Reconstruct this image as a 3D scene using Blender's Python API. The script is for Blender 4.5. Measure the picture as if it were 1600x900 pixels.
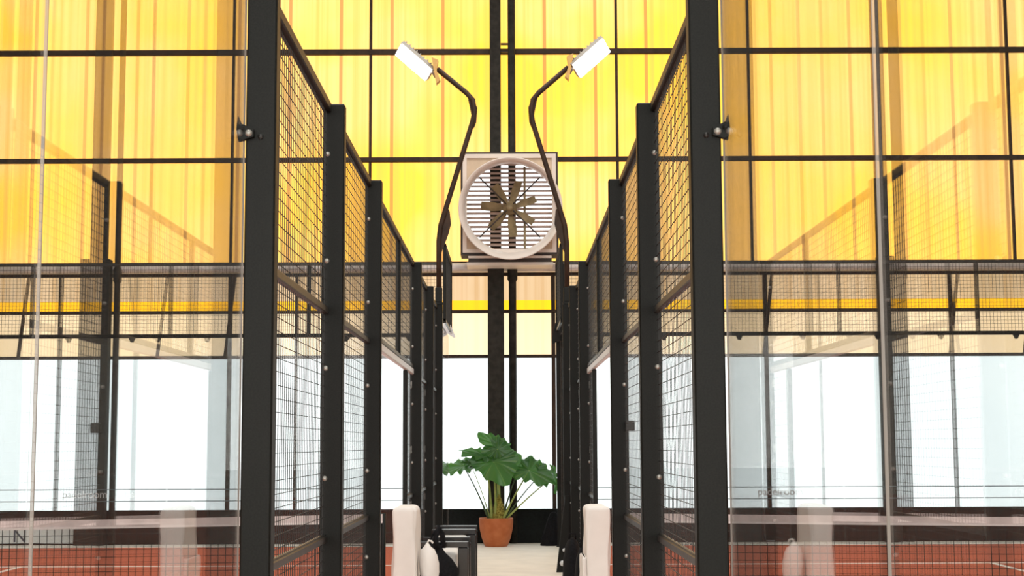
import bpy, math, random
from mathutils import Vector, Matrix

# ------------------------------------------------------------------ clearing
for o in list(bpy.data.objects):
    bpy.data.objects.remove(o)
SC = bpy.context.scene
COL = SC.collection
random.seed(7)

# ------------------------------------------------------------------ camera
FPX = 2300.0                       # focal length in pixels of a 1600 wide frame
EYE = 1.46
cam_d = bpy.data.cameras.new('camera')
cam_d.sensor_width = 36.0
cam_d.lens = 36.0 * FPX / 1600.0
cam_d.clip_end = 200
cam = bpy.data.objects.new('camera', cam_d)
COL.objects.link(cam)
pitch = math.atan(245 / FPX)
rot = Matrix.Rotation(-3 / FPX, 4, 'Z') @ Matrix.Rotation(math.pi / 2 + pitch, 4, 'X') @ Matrix.Rotation(-0.0042, 4, 'Z')
cam.matrix_world = Matrix.Translation((0, 0, EYE)) @ rot
SC.camera = cam

# ------------------------------------------------------------------ exposure, world, lights
SC.view_settings.view_transform = 'Standard'
SC.view_settings.look = 'None'
SC.view_settings.gamma = 1
SC.view_settings.use_curve_mapping = False
SC.view_settings.exposure = 0.0
SC.cycles.transparent_max_bounces = 32
SC.cycles.max_bounces = 10

SKY = 2.45
world = bpy.data.worlds.new('overcast_sky')
world.use_nodes = True
SC.world = world
world.node_tree.nodes['Background'].inputs[0].default_value = (0.97, 0.99, 1.0, 1)
world.node_tree.nodes['Background'].inputs[1].default_value = SKY


def area(name, loc, rotx, sx, sy, power, col=(1, 0.97, 0.92)):
    d = bpy.data.lights.new(name, 'AREA')
    d.shape = 'RECTANGLE'
    d.size, d.size_y = sx, sy
    d.energy = power
    d.color = col
    o = bpy.data.objects.new(name, d)
    o.location = loc
    o.rotation_euler = (rotx, 0, 0)
    COL.objects.link(o)
    return o


# added fill lamps, out of view: one behind the camera, one under the ceiling
area('fill_behind', (0, -5.0, 3.2), math.radians(90), 18, 5, 1100)
area('fill_overhead', (0, 9, 9.3), 0, 6, 20, 1100)


# ------------------------------------------------------------------ materials
def new_mat(name):
    m = bpy.data.materials.new(name)
    m.use_nodes = True
    return m, m.node_tree, m.node_tree.nodes, m.node_tree.links


def pbr(name, col, rough=0.6, metal=0.0, spec=0.5, var=0.0, scale=20.0, bump=0.0, col2=None, stretch=(1, 1, 1)):
    m, nt, N, L = new_mat(name)
    b = N['Principled BSDF']
    b.inputs['Roughness'].default_value = rough
    b.inputs['Metallic'].default_value = metal
    b.inputs['Specular IOR Level'].default_value = spec
    b.inputs['Base Color'].default_value = (*col, 1)
    if var or col2 or bump:
        tc = N.new('ShaderNodeTexCoord')
        mp = N.new('ShaderNodeMapping')
        mp.inputs['Scale'].default_value = stretch
        nz = N.new('ShaderNodeTexNoise')
        nz.inputs['Scale'].default_value = scale
        nz.inputs['Detail'].default_value = 4
        L.new(tc.outputs['Object'], mp.inputs[0])
        L.new(mp.outputs[0], nz.inputs['Vector'])
        rp = N.new('ShaderNodeValToRGB')
        c2 = col2 if col2 else tuple(min(1, c * (1 + var)) for c in col)
        c1 = col if col2 else tuple(c * (1 - var) for c in col)
        rp.color_ramp.elements[0].position = 0.35
        rp.color_ramp.elements[1].position = 0.65
        rp.color_ramp.elements[0].color = (*c1, 1)
        rp.color_ramp.elements[1].color = (*c2, 1)
        L.new(nz.outputs[0], rp.inputs[0])
        L.new(rp.outputs[0], b.inputs['Base Color'])
        if bump:
            bp = N.new('ShaderNodeBump')
            bp.inputs['Strength'].default_value = bump
            bp.inputs['Distance'].default_value = 0.01
            L.new(nz.outputs[0], bp.inputs['Height'])
            L.new(bp.outputs[0], b.inputs['Normal'])
    return m


def emit(name, col, s):
    m, nt, N, L = new_mat(name)
    N.remove(N['Principled BSDF'])
    e = N.new('ShaderNodeEmission')
    e.inputs[0].default_value = (*col, 1)
    e.inputs[1].default_value = s
    L.new(e.outputs[0], N['Material Output'].inputs[0])
    return m


def sheet(name, base, alt, streak, seam=None, seam_w=0.0, seam_p=0.77, seam_o=0.0, streaks=0.5, tmix=0.88):
    """corrugated translucent sheet: daylight comes through it; fine vertical ribs and tinted lap seams"""
    m, nt, N, L = new_mat(name)
    N.remove(N['Principled BSDF'])
    tc = N.new('ShaderNodeTexCoord')
    sep = N.new('ShaderNodeSeparateXYZ')
    L.new(tc.outputs['Object'], sep.inputs[0])

    def noise(sx, sz, det):
        mp = N.new('ShaderNodeMapping')
        mp.inputs['Scale'].default_value = (sx, 1, sz)
        nz = N.new('ShaderNodeTexNoise')
        nz.inputs['Scale'].default_value = 1.0
        nz.inputs['Detail'].default_value = det
        L.new(tc.outputs['Object'], mp.inputs[0])
        L.new(mp.outputs[0], nz.inputs['Vector'])
        return nz.outputs[0]

    def ramp(src, a, b):
        r = N.new('ShaderNodeMapRange')
        r.inputs['From Min'].default_value = a
        r.inputs['From Max'].default_value = b
        L.new(src, r.inputs['Value'])
        return r.outputs[0]

    def mix(f, a, b):
        x = N.new('ShaderNodeMix')
        x.data_type = 'RGBA'
        if hasattr(f, 'links'):
            L.new(f, x.inputs[0])
        else:
            x.inputs[0].default_value = f
        for s, i in ((a, 6), (b, 7)):
            if isinstance(s, tuple):
                x.inputs[i].default_value = (*s, 1)
            else:
                L.new(s, x.inputs[i])
        return x.outputs[2]
    c = mix(ramp(noise(0.55, 0.5, 3), 0.38, 0.62), base, alt)
    ribs = ramp(noise(16, 0.12, 3), 0.42, 0.75)
    rm = N.new('ShaderNodeMath')
    rm.operation = 'MULTIPLY'
    rm.inputs[1].default_value = streaks
    L.new(ribs, rm.inputs[0])
    c = mix(rm.outputs[0], c, streak)
    if seam:
        a = N.new('ShaderNodeMath'); a.operation = 'ADD'; a.inputs[1].default_value = seam_p * 100 - seam_o
        L.new(sep.outputs[0], a.inputs[0])
        mo = N.new('ShaderNodeMath'); mo.operation = 'MODULO'; mo.inputs[1].default_value = seam_p
        L.new(a.outputs[0], mo.inputs[0])
        lt = N.new('ShaderNodeMath'); lt.operation = 'LESS_THAN'; lt.inputs[1].default_value = seam_w
        L.new(mo.outputs[0], lt.inputs[0])
        sm = N.new('ShaderNodeMath'); sm.operation = 'MULTIPLY'; sm.inputs[1].default_value = 0.75
        L.new(lt.outputs[0], sm.inputs[0])
        c = mix(sm.outputs[0], c, seam)
    tr = N.new('ShaderNodeBsdfTranslucent')
    df = N.new('ShaderNodeBsdfDiffuse')
    L.new(c, tr.inputs[0])
    L.new(c, df.inputs[0])
    mx = N.new('ShaderNodeMixShader')
    mx.inputs[0].default_value = tmix
    L.new(df.outputs[0], mx.inputs[1])
    L.new(tr.outputs[0], mx.inputs[2])
    L.new(mx.outputs[0], N['Material Output'].inputs[0])
    return m


def glass(name, tint=(0.99, 0.998, 0.995)):
    """thin clear safety glass: see-through head on, mirror-like at a grazing angle"""
    m, nt, N, L = new_mat(name)
    N.remove(N['Principled BSDF'])
    g = N.new('ShaderNodeNewGeometry')
    dt = N.new('ShaderNodeVectorMath'); dt.operation = 'DOT_PRODUCT'
    L.new(g.outputs['Normal'], dt.inputs[0]); L.new(g.outputs['Incoming'], dt.inputs[1])
    ab = N.new('ShaderNodeMath'); ab.operation = 'ABSOLUTE'; L.new(dt.outputs['Value'], ab.inputs[0])
    om = N.new('ShaderNodeMath'); om.operation = 'SUBTRACT'; om.inputs[0].default_value = 1.0
    L.new(ab.outputs[0], om.inputs[1])
    pw = N.new('ShaderNodeMath'); pw.operation = 'POWER'; pw.inputs[1].default_value = 5.0
    L.new(om.outputs[0], pw.inputs[0])
    ma = N.new('ShaderNodeMath'); ma.operation = 'MULTIPLY_ADD'
    ma.inputs[1].default_value = 0.95; ma.inputs[2].default_value = 0.05
    L.new(pw.outputs[0], ma.inputs[0])
    t = N.new('ShaderNodeBsdfTransparent'); t.inputs[0].default_value = (*tint, 1)
    gl = N.new('ShaderNodeBsdfGlossy'); gl.inputs['Roughness'].default_value = 0.0
    mx = N.new('ShaderNodeMixShader')
    L.new(ma.outputs[0], mx.inputs[0]); L.new(t.outputs[0], mx.inputs[1]); L.new(gl.outputs[0], mx.inputs[2])
    # fine dust on the panes
    du = N.new('ShaderNodeBsdfTranslucent'); du.inputs[0].default_value = (0.9, 0.9, 0.88, 1)
    m2 = N.new('ShaderNodeMixShader'); m2.inputs[0].default_value = 0.006
    L.new(mx.outputs[0], m2.inputs[1]); L.new(du.outputs[0], m2.inputs[2])
    L.new(m2.outputs[0], N['Material Output'].inputs[0])
    return m


def leaf_material():
    m, nt, N, L = new_mat('philodendron_leaf')
    b = N['Principled BSDF']
    uv = N.new('ShaderNodeUVMap')
    sep = N.new('ShaderNodeSeparateXYZ'); L.new(uv.outputs[0], sep.inputs[0])
    mu = N.new('ShaderNodeMath'); mu.operation = 'MULTIPLY'; mu.inputs[1].default_value = 11 * 2 * math.pi
    L.new(sep.outputs[0], mu.inputs[0])
    co = N.new('ShaderNodeMath'); co.operation = 'COSINE'; L.new(mu.outputs[0], co.inputs[0])
    rp = N.new('ShaderNodeValToRGB')
    rp.color_ramp.elements[0].position = 0.93; rp.color_ramp.elements[0].color = (0.028, 0.12, 0.026, 1)
    rp.color_ramp.elements[1].position = 1.0; rp.color_ramp.elements[1].color = (0.14, 0.26, 0.07, 1)
    L.new(co.outputs[0], rp.inputs[0])
    L.new(rp.outputs[0], b.inputs['Base Color'])
    b.inputs['Roughness'].default_value = 0.33
    tl = N.new('ShaderNodeBsdfTranslucent'); tl.inputs[0].default_value = (0.12, 0.34, 0.05, 1)
    mx = N.new('ShaderNodeMixShader'); mx.inputs[0].default_value = 0.35
    L.new(b.outputs[0], mx.inputs[1]); L.new(tl.outputs[0], mx.inputs[2])
    L.new(mx.outputs[0], N['Material Output'].inputs[0])
    return m


M = dict(
    black=pbr('black_powder_coat', (0.0035, 0.0042, 0.0035), 0.5, 0, 0.22, col2=(0.009, 0.0095, 0.008), scale=160),
    wire=pbr('black_wire', (0.018, 0.018, 0.017), 0.5, 0.2),
    rail=pbr('worn_black_rail', (0.022, 0.021, 0.02), 0.35, 0.4, col2=(0.05, 0.047, 0.045), scale=40),
    pale_rail=pbr('pale_aluminium_rail', (0.75, 0.76, 0.78), 0.35, 0.2),
    bolt=pbr('zinc_bolt', (0.42, 0.41, 0.38), 0.35, 0.6),
    brown=pbr('dark_brown_steel', (0.035, 0.018, 0.010), 0.6, 0, 0.3, var=0.3, scale=9),
    column=pbr('charcoal_column', (0.026, 0.024, 0.020), 0.7, 0, 0.2, var=0.3, scale=12),
    skirt=pbr('black_skirting', (0.004, 0.006, 0.006), 0.6, 0, 0.2, var=0.4, scale=30),
    floor=pbr('cream_screed', (0.80, 0.74, 0.66), 0.6, 0, 0.4, var=0.06, scale=3),
    court=pbr('terracotta_turf', (0.40, 0.09, 0.045), 0.95, 0, 0.1, col2=(0.50, 0.14, 0.08), scale=60, bump=0.3),
    line=pbr('white_line', (0.85, 0.84, 0.82), 0.8),
    yellow=sheet('yellow_polycarbonate', (0.92, 0.455, 0.045), (0.88, 0.475, 0.15), (0.64, 0.33, 0.065),
                 seam=(0.34, 0.15, 0.05), seam_w=0.05, seam_p=0.77, seam_o=-1.80, streaks=0.75),
    beige=sheet('beige_polycarbonate', (0.44, 0.30, 0.16), (0.50, 0.35, 0.21), (0.38, 0.22, 0.09), streaks=0.8),
    amber=sheet('amber_polycarbonate', (0.85, 0.43, 0.012), (0.80, 0.38, 0.015), (0.66, 0.28, 0.02), streaks=0.5),
    cream=sheet('cream_polycarbonate', (0.66, 0.48, 0.28), (0.68, 0.51, 0.33), (0.60, 0.42, 0.22), streaks=0.4),
    opal=sheet('opal_glazing', (0.70, 0.74, 0.73), (0.66, 0.71, 0.71), (0.64, 0.69, 0.69), streaks=0.3),
    roof=sheet('roof_polycarbonate', (0.48, 0.46, 0.42), (0.44, 0.43, 0.40), (0.40, 0.38, 0.34), streaks=0.5),
    glass=glass('clear_safety_glass'),
    edge=pbr('polished_glass_edge', (0.34, 0.30, 0.27), 0.3),
    gutter=pbr('pale_grey_gutter', (0.74, 0.70, 0.68), 0.5, var=0.12, scale=5, stretch=(1, 1, 6)),
    net=pbr('black_net_cord', (0.012, 0.012, 0.012), 0.8),
    tape=pbr('grey_net_tape', (0.68, 0.63, 0.63), 0.8, var=0.15, scale=8),
    tape_edge=pbr('white_tape_hem', (0.8, 0.78, 0.78), 0.8),
    cloth=pbr('white_slip_cover', (0.80, 0.76, 0.73), 0.95, 0, 0.1, var=0.03, scale=6, bump=0.25),
    cushion=pbr('white_cushion', (0.80, 0.78, 0.76), 0.9, 0, 0.2),
    bag=pbr('black_fabric', (0.008, 0.008, 0.010), 0.9, 0, 0.2, var=0.3, scale=50, bump=0.4),
    frame=pbr('black_lacquer', (0.010, 0.010, 0.012), 0.18, 0, 0.9),
    terracotta=pbr('terracotta_pot', (0.42, 0.11, 0.03), 0.6, 0, 0.4, col2=(0.50, 0.15, 0.05), scale=9, bump=0.2),
    soil=pbr('dark_soil', (0.03, 0.02, 0.012), 1.0, 0, 0.1, var=0.5, scale=60, bump=0.8),
    leaf=leaf_material(),
    stem=pbr('pale_green_stem', (0.28, 0.38, 0.09), 0.5, 0, 0.4, col2=(0.42, 0.48, 0.14), scale=14),
    dark_stem=pbr('dark_green_stem', (0.06, 0.10, 0.04), 0.5, 0, 0.4),
    crown=pbr('fibrous_brown_crown', (0.16, 0.12, 0.03), 0.9, 0, 0.2, col2=(0.50, 0.45, 0.10), scale=40),
    fan_white=pbr('cream_enamel', (0.74, 0.66, 0.60), 0.45, 0, 0.4, var=0.04, scale=5),
    fan_tan=pbr('beige_enamel', (0.60, 0.47, 0.34), 0.5, 0, 0.4, var=0.08, scale=5),
    blade=pbr('dusty_bronze_blade', (0.23, 0.17, 0.09), 0.6, 0.1, 0.4, var=0.2, scale=10),
    slat=pbr('dusty_pink_slat', (0.42, 0.30, 0.25), 0.6, 0, 0.4, var=0.15, scale=8),
    trim_dark=pbr('dark_fan_trim', (0.03, 0.02, 0.017), 0.6),
    bracket=pbr('ochre_bracket', (0.55, 0.33, 0.10), 0.5, 0.2),
    lamp_body=pbr('grey_lamp_casing', (0.25, 0.23, 0.20), 0.5, 0.4),
    led=emit('lit_led_panel', (1.0, 0.96, 1.0), 14.0),
    sign=pbr('white_banner', (0.93, 0.95, 0.96), 0.6),
    ink=pbr('dark_blue_ink', (0.02, 0.05, 0.10), 0.6),
    vinyl=pbr('pale_vinyl_lettering', (0.62, 0.66, 0.67), 0.5),
    vinyl_line=pbr('grey_vinyl_line', (0.16, 0.22, 0.24), 0.5),
)


# ------------------------------------------------------------------ mesh builder
class MB:
    def __init__(s):
        s.v = []; s.f = []; s.mi = []; s.uv = None; s.sm = []

    def add(s, vs, fs, mi=0, smooth=False):
        n = len(s.v)
        s.v += [tuple(v) for v in vs]
        for f in fs:
            s.f.append(tuple(i + n for i in f)); s.mi.append(mi); s.sm.append(smooth)
        return s

    def box(s, x0, x1, y0, y1, z0, z1, mi=0):
        x0, x1 = min(x0, x1), max(x0, x1)
        vs = [(x, y, z) for x in (x0, x1) for y in (y0, y1) for z in (z0, z1)]
        return s.add(vs, [(0, 1, 3, 2), (4, 6, 7, 5), (0, 4, 5, 1), (2, 3, 7, 6), (0, 2, 6, 4), (1, 5, 7, 3)], mi)

    def bbox(s, x0, x1, y0, y1, z0, z1, r=0.005, mi=0):
        """box with bevelled edges"""
        x0, x1 = min(x0, x1), max(x0, x1)
        vs = []
        idx = {}
        for ix, (X, sx) in enumerate(((x0, 1), (x1, -1))):
            for iy, (Y, sy) in enumerate(((y0, 1), (y1, -1))):
                for iz, (Z, sz) in enumerate(((z0, 1), (z1, -1))):
                    idx[ix, iy, iz, 'x'] = len(vs); vs.append((X, Y + sy * r, Z + sz * r))
                    idx[ix, iy, iz, 'y'] = len(vs); vs.append((X + sx * r, Y, Z + sz * r))
                    idx[ix, iy, iz, 'z'] = len(vs); vs.append((X + sx * r, Y + sy * r, Z))
        fs = []
        for i in (0, 1):
            fs.append([idx[i, a, b, 'x'] for a, b in ((0, 0), (0, 1), (1, 1), (1, 0))])
            fs.append([idx[a, i, b, 'y'] for a, b in ((0, 0), (0, 1), (1, 1), (1, 0))])
            fs.append([idx[a, b, i, 'z'] for a, b in ((0, 0), (0, 1), (1, 1), (1, 0))])
        for a in (0, 1):
            for b in (0, 1):
                fs.append([idx[a, b, 0, 'x'], idx[a, b, 1, 'x'], idx[a, b, 1, 'y'], idx[a, b, 0, 'y']])
                fs.append([idx[a, 0, b, 'x'], idx[a, 1, b, 'x'], idx[a, 1, b, 'z'], idx[a, 0, b, 'z']])
                fs.append([idx[0, a, b, 'y'], idx[1, a, b, 'y'], idx[1, a, b, 'z'], idx[0, a, b, 'z']])
                for c in (0, 1):
                    fs.append([idx[a, b, c, k] for k in 'xyz'])
        return s.add(vs, fs, mi)

    def obox(s, c, u, v, w, mi=0):
        """oriented box: centre and three half-axis vectors"""
        c, u, v, w = map(Vector, (c, u, v, w))
        vs = [c + a * u + b * v + d * w for a in (-1, 1) for b in (-1, 1) for d in (-1, 1)]
        return s.add(vs, [(0, 1, 3, 2), (4, 6, 7, 5), (0, 4, 5, 1), (2, 3, 7, 6), (0, 2, 6, 4), (1, 5, 7, 3)], mi)

    def bar(s, p, q, r, n=4, mi=0):
        return s.tube([p, q], r, n, mi)

    def tube(s, pts, r, n=12, mi=0, cap=True, up=None):
        pts = [Vector(p) for p in pts]
        rs = r if isinstance(r, (list, tuple)) else [r] * len(pts)
        rings = []
        prev = None
        for i, p in enumerate(pts):
            d = (pts[min(i + 1, len(pts) - 1)] - pts[max(i - 1, 0)]).normalized()
            if prev is None:
                a = Vector((0, 1, 0)) if abs(d.y) < 0.9 else Vector((1, 0, 0))
                prev = (a - d * a.dot(d)).normalized()
            else:
                prev = (prev - d * prev.dot(d)).normalized()
            b = d.cross(prev)
            o = math.pi / n
            rings.append([p + (prev * math.cos(o + 2 * math.pi * k / n) + b * math.sin(o + 2 * math.pi * k / n)) * rs[i] for k in range(n)])
        vs = [v for rg in rings for v in rg]
        fs = []
        for i in range(len(pts) - 1):
            for k in range(n):
                fs.append((i * n + k, i * n + (k + 1) % n, (i + 1) * n + (k + 1) % n, (i + 1) * n + k))
        if cap:
            fs.append(tuple(range(n))[::-1]); fs.append(tuple((len(pts) - 1) * n + k for k in range(n)))
        return s.add(vs, fs, mi, n > 4)

    def lathe(s, prof, c=(0, 0, 0), n=32, axis='Z', mi=0, wob=None):
        """prof: (radius, height) pairs turned about an axis through c"""
        vs = []
        for j, (r, h) in enumerate(prof):
            for k in range(n):
                a = 2 * math.pi * k / n
                rr = r * (wob(a, j) if wob else 1)
                x, y = rr * math.cos(a), rr * math.sin(a)
                p = (x, y, h) if axis == 'Z' else ((x, h, y) if axis == 'Y' else (h, x, y))
                vs.append((p[0] + c[0], p[1] + c[1], p[2] + c[2]))
        fs = []
        for j in range(len(prof) - 1):
            for k in range(n):
                fs.append((j * n + k, j * n + (k + 1) % n, (j + 1) * n + (k + 1) % n, (j + 1) * n + k))
        return s.add(vs, fs, mi, True)

    def prism(s, pts, d, mi=0):
        """polygon in space (list of points) pushed along vector d"""
        d = Vector(d); n = len(pts)
        vs = [Vector(p) for p in pts] + [Vector(p) + d for p in pts]
        fs = [tuple(range(n))[::-1], tuple(range(n, 2 * n))] + [(i, (i + 1) % n, n + (i + 1) % n, n + i) for i in range(n)]
        return s.add(vs, fs, mi)

    def mesh(s, name, mats):
        me = bpy.data.meshes.new(name)
        me.from_pydata(s.v, [], s.f)
        for m in (mats if isinstance(mats, (list, tuple)) else [mats]):
            me.materials.append(m)
        for p, mi, sm in zip(me.polygons, s.mi, s.sm):
            p.material_index = mi; p.use_smooth = sm
        me.update()
        return me

    def build(s, name, mats, parent=None, loc=(0, 0, 0)):
        return link(name, s.mesh(name, mats), parent, loc)


def link(name, me, parent=None, loc=(0, 0, 0)):
    o = bpy.data.objects.new(name, me)
    o.location = loc
    COL.objects.link(o)
    if parent:
        o.parent = parent
    return o


def tag(o, label, cat, group=None):
    o['label'] = label; o['category'] = cat
    if group:
        o['group'] = group
    return o


def thing(name, label, cat, loc=(0, 0, 0), group=None, rz=0.0):
    o = bpy.data.objects.new(name, None)
    o.empty_display_size = 0.1
    o.location = loc; o.rotation_euler = (0, 0, rz)
    COL.objects.link(o)
    return tag(o, label, cat, group)


def struct(name, mb, mat, parent=None):
    o = mb.build(name, mat, parent)
    if not parent:
        o['kind'] = 'structure'
    return o


# ------------------------------------------------------------------ the place: main measures (metres)
YW = 21.8                    # far wall of the hall
FL, FR = -0.879, 0.710       # fence planes on the two sides of the walkway
PL, PR = (-0.875, -0.775), (0.600, 0.702)   # posts, outer and inner faces
HX = 13.0
GZ = 0.04                    # level of the finished floor
XL, XR = -0.855, 0.682       # wire mesh panels, between the posts
HZ = 9.6

# ------------------------------------------------------------------ structure
struct('floor', MB().box(-HX, HX, -6, YW + 0.2, -0.15, GZ), M['floor'])
struct('floor_court_left', MB().box(-10.9, -0.93, 0.8, 20.85, 0.0, GZ + 0.012), M['court'])
struct('floor_court_right', MB().box(0.76, 10.76, 0.8, 20.85, 0.0, GZ + 0.012), M['court'])
struct('ceiling', MB().box(-HX, HX, -6, YW + 0.2, HZ, HZ + 0.02), M['roof'])
struct('wall_left', MB().box(-HX - 0.02, -HX, -6, YW + 0.2, 0, HZ), M['roof'])
struct('wall_right', MB().box(HX, HX + 0.02, -6, YW + 0.2, 0, HZ), M['roof'])
struct('wall_near', MB().box(-HX, HX, -6.02, -6, 0, HZ), M['roof'])

# far wall: yellow sheets with a square opening for the fan
zf0, zf1, xf = 4.28, 5.64, 0.64
w = MB()
for a in ((-HX, -xf, 4.16, HZ), (xf, HX, 4.16, HZ), (-xf, xf, 4.16, zf0), (-xf, xf, zf1, HZ)):
    w.add([(a[0], YW, a[2]), (a[1], YW, a[2]), (a[1], YW, a[3]), (a[0], YW, a[3])], [(0, 1, 2, 3)])
struct('wall_far', w, M['yellow'])


def pane(name, x0, x1, z0, z1, mat):
    struct(name, MB().add([(x0, YW, z0), (x1, YW, z0), (x1, YW, z1), (x0, YW, z1)], [(0, 1, 2, 3)]), mat)


mull = [-9.3, -6.67, -4.155, -3.17, 0.638, 3.788, 6.542, 9.5]
edges = [-HX] + mull + [HX]
for i in range(len(edges) - 1):
    pane('window_%d' % (i + 1), edges[i], edges[i + 1], 0.50, 2.762, M['opal'])
pane('window_20', -HX, HX, 2.762, 3.429, M['cream'])
pane('window_21', -HX, HX, 3.429, 3.60, M['amber'])
pane('window_22', -HX, HX, 3.60, 4.16, M['beige'])
struct('baseboard_far', MB().box(-HX, HX, YW - 0.12, YW, 0, 0.50).box(-HX, HX, YW - 0.16, YW, 0.50, 0.53), M['skirt'])

# rails and mullions of the far wall
n = 1
for z, t, m in ((7.372, 0.042, 'brown'), (5.718, 0.036, 'brown'), (4.157, 0.018, 'brown'), (3.985, 0.025, 'brown'),
                (3.429, 0.024, 'brown'), (2.762, 0.024, 'brown')):
    struct('trim_%d' % n, MB().bbox(-HX, HX, YW - 0.07, YW - 0.005, z - t, z + t, 0.006), M[m]); n += 1
for x in (-9.3, -6.2, -4.161, -2.092, 1.619, 3.612, 5.55, 7.529, 9.5):
    struct('trim_%d' % n, MB().bbox(x - 0.02, x + 0.02, YW - 0.06, YW - 0.005, 4.15, HZ, 0.005), M['brown']); n += 1
for x in mull:
    t = 0.03 if abs(x + 3.17) > 0.01 else 0.02
    struct('trim_%d' % n, MB().bbox(x - t, x + t, YW - 0.06, YW - 0.005, 0.52, 4.0, 0.005), M['brown']); n += 1
# slanted struts that stay the lower sheets
for x in (-7.25, -5.2, -4.2, 3.75, 6.5, 7.6):
    struct('trim_%d' % n, MB().obox((x + 0.06, YW - 0.12, 3.36), (0.022, 0, 0), (0, 0.02, 0), (0.07, -0.02, 0.6)), M['brown']); n += 1
# round gutter along the wall
g = MB().tube([(-HX, YW - 0.13, 4.075), (HX, YW - 0.13, 4.075)], 0.065, 16)
struct('trim_%d' % n, g, M['gutter']); n += 1

# court lines
for side, x0, x1, cx in ((-1, -10.9, -0.93, -5.78), (1, 0.76, 10.76, 5.66)):
    for nm, mb in (('service_line', MB().box(x0, x1, 17.55, 17.63, GZ + 0.0125, GZ + 0.014)), ('centre_line', MB().box(cx - 0.035, cx + 0.035, 4.2, 17.55, GZ + 0.0125, GZ + 0.014))):
        o = mb.build(nm, M['line']); o['kind'] = 'structure'


# ------------------------------------------------------------------ centre column, pipe
def support_column(x, wl, wu, label):
    c = thing('support_column', label, 'column', (x, 21.55, GZ), 'dark columns along the far wall')
    MB().bbox(-wl / 2, wl / 2, -0.10, 0.08, 0.0, 4.16, 0.01).build('lower_shaft', M['column'], c)
    MB().bbox(-wu / 2, wu / 2, 0.06, 0.16, 4.16, HZ - GZ, 0.008).build('upper_shaft', M['column'], c)
    return c


def drain_pipe(x, r, label, brackets=False):
    p = thing('drain_pipe', label, 'pipe', (x, 21.62, GZ), 'dark vertical pipes along the far wall')
    MB().tube([(0, 0, 0), (0, 0, HZ - GZ)], r, 16).build('pipe', M['column'], p)
    MB().lathe([(r + .001, 0), (r + .017, 0.03), (r + .017, 0.20), (r + .001, 0.24)], (0, 0, 3.82), 20).build('coupling', M['column'], p)
    if brackets:
        for z in (7.41, 7.29):
            MB().box(-0.16, -0.05, -0.02, 0.02, z - 0.012, z + 0.012).build('bracket', M['brown'], p)
    return p


support_column(-0.21, 0.236, 0.165, 'dark steel hall column standing behind the potted plant and the fan')
support_column(-6.09, 0.43, 0.25, 'dark steel hall column seen through the left court glass')
support_column(5.53, 0.24, 0.18, 'dark steel hall column seen through the right court glass')
drain_pipe(0.035, 0.057, 'slim dark vertical pipe behind the fan, just right of the middle column', True)
drain_pipe(-5.80, 0.045, 'slim dark vertical pipe beside the left hall column')
drain_pipe(5.775, 0.080, 'dark vertical pipe just right of the right hall column')

# ------------------------------------------------------------------ fence posts
ZT = 3.06
bolt_me = MB().lathe([(0.0, -0.010), (0.006, -0.0095), (0.010, -0.006), (0.0125, 0)], (0, 0, 0), 12, 'Y').mesh('bolt', M['bolt'])


def post_mesh(side, depth=0.075):
    a, b = (PL if side < 0 else PR)
    w = b - a
    mb = MB().bbox(-w / 2, w / 2, 0, depth, GZ, ZT, 0.006)
    return mb.mesh('shaft', M['black'])


shaft = {s: post_mesh(s) for s in (-1, 1)}
ord_ = ['nearest', 'second', 'third', 'fourth', 'fifth', 'sixth']
for side in (-1, 1):
    a, b = (PL if side < 0 else PR)
    for i, y in enumerate((4.8, 6.8, 8.8, 12.8, 14.8, 16.8)):
        sn = 'left' if side < 0 else 'right'
        lab = {0: 'thick black post nearest the camera with hook-shaped clamp, %s of the walkway' % sn,
               1: 'second black steel fence post from the front on the %s of the walkway' % sn,
               2: 'black steel post just before the court entrance on the %s of the walkway' % sn,
               3: 'black steel post just beyond the court entrance on the %s of the walkway' % sn,
               4: 'fifth black steel fence post from the front on the %s of the walkway' % sn,
               5: 'black steel post that carries the %s floodlight mast' % sn}[i]
        t = thing('fence_post', lab, 'post', ((a + b) / 2, y, 0), 'fence posts along the walkway')
        link('shaft', shaft[side], t)
        for z in (0.30, 0.805, 1.31, 1.815, 2.315, 2.82):
            if i == 0:
                continue
            link('bolt', bolt_me, t, (side * (abs(b - a) / 2 - 0.022), 0, z))
        w2 = (b - a) / 2
        if i == 0:
            k = MB()
            k.prism([(side * (w2 - 0.030), 0, 2.475), (side * (w2 + 0.020), 0, 2.46), (side * (w2 + 0.027), 0, 2.50), (side * (w2 + 0.022), 0, 2.545),
                     (side * (w2 + 0.012), 0, 2.52), (side * (w2 - 0.030), 0, 2.50)], (0, -0.022, 0))
            k.tube([(side * (w2 + 0.012), -0.03, 2.50), (side * (w2 + 0.012), 0.0, 2.50)], 0.011, 10)
            k.build('glass_clamp', M['black'], t)
            link('bolt', bolt_me, t, (side * (w2 - 0.014), -0.022, 2.487))
            MB().tube([(side * (w2 - 0.05), -0.008, 2.478), (side * (w2 - 0.05), 0.002, 2.478)], 0.009, 10).build('screw', M['rail'], t)
        if i == 2 and side > 0:
            MB().bbox(0.03, 0.085, -0.05, -0.001, 1.54, 1.60, 0.006).build('lock_box', M['rail'], t)
        if i in (3, 4):
            for z in (0.95, 1.42, 1.98):
                MB().obox((side * (w2 - 0.012) * 1.0, -0.012, z), (0.008, 0, 0.004), (0, 0.011, 0), (0, 0, 0.03)).build('hinge_plate', M['bolt'], t)
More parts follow.
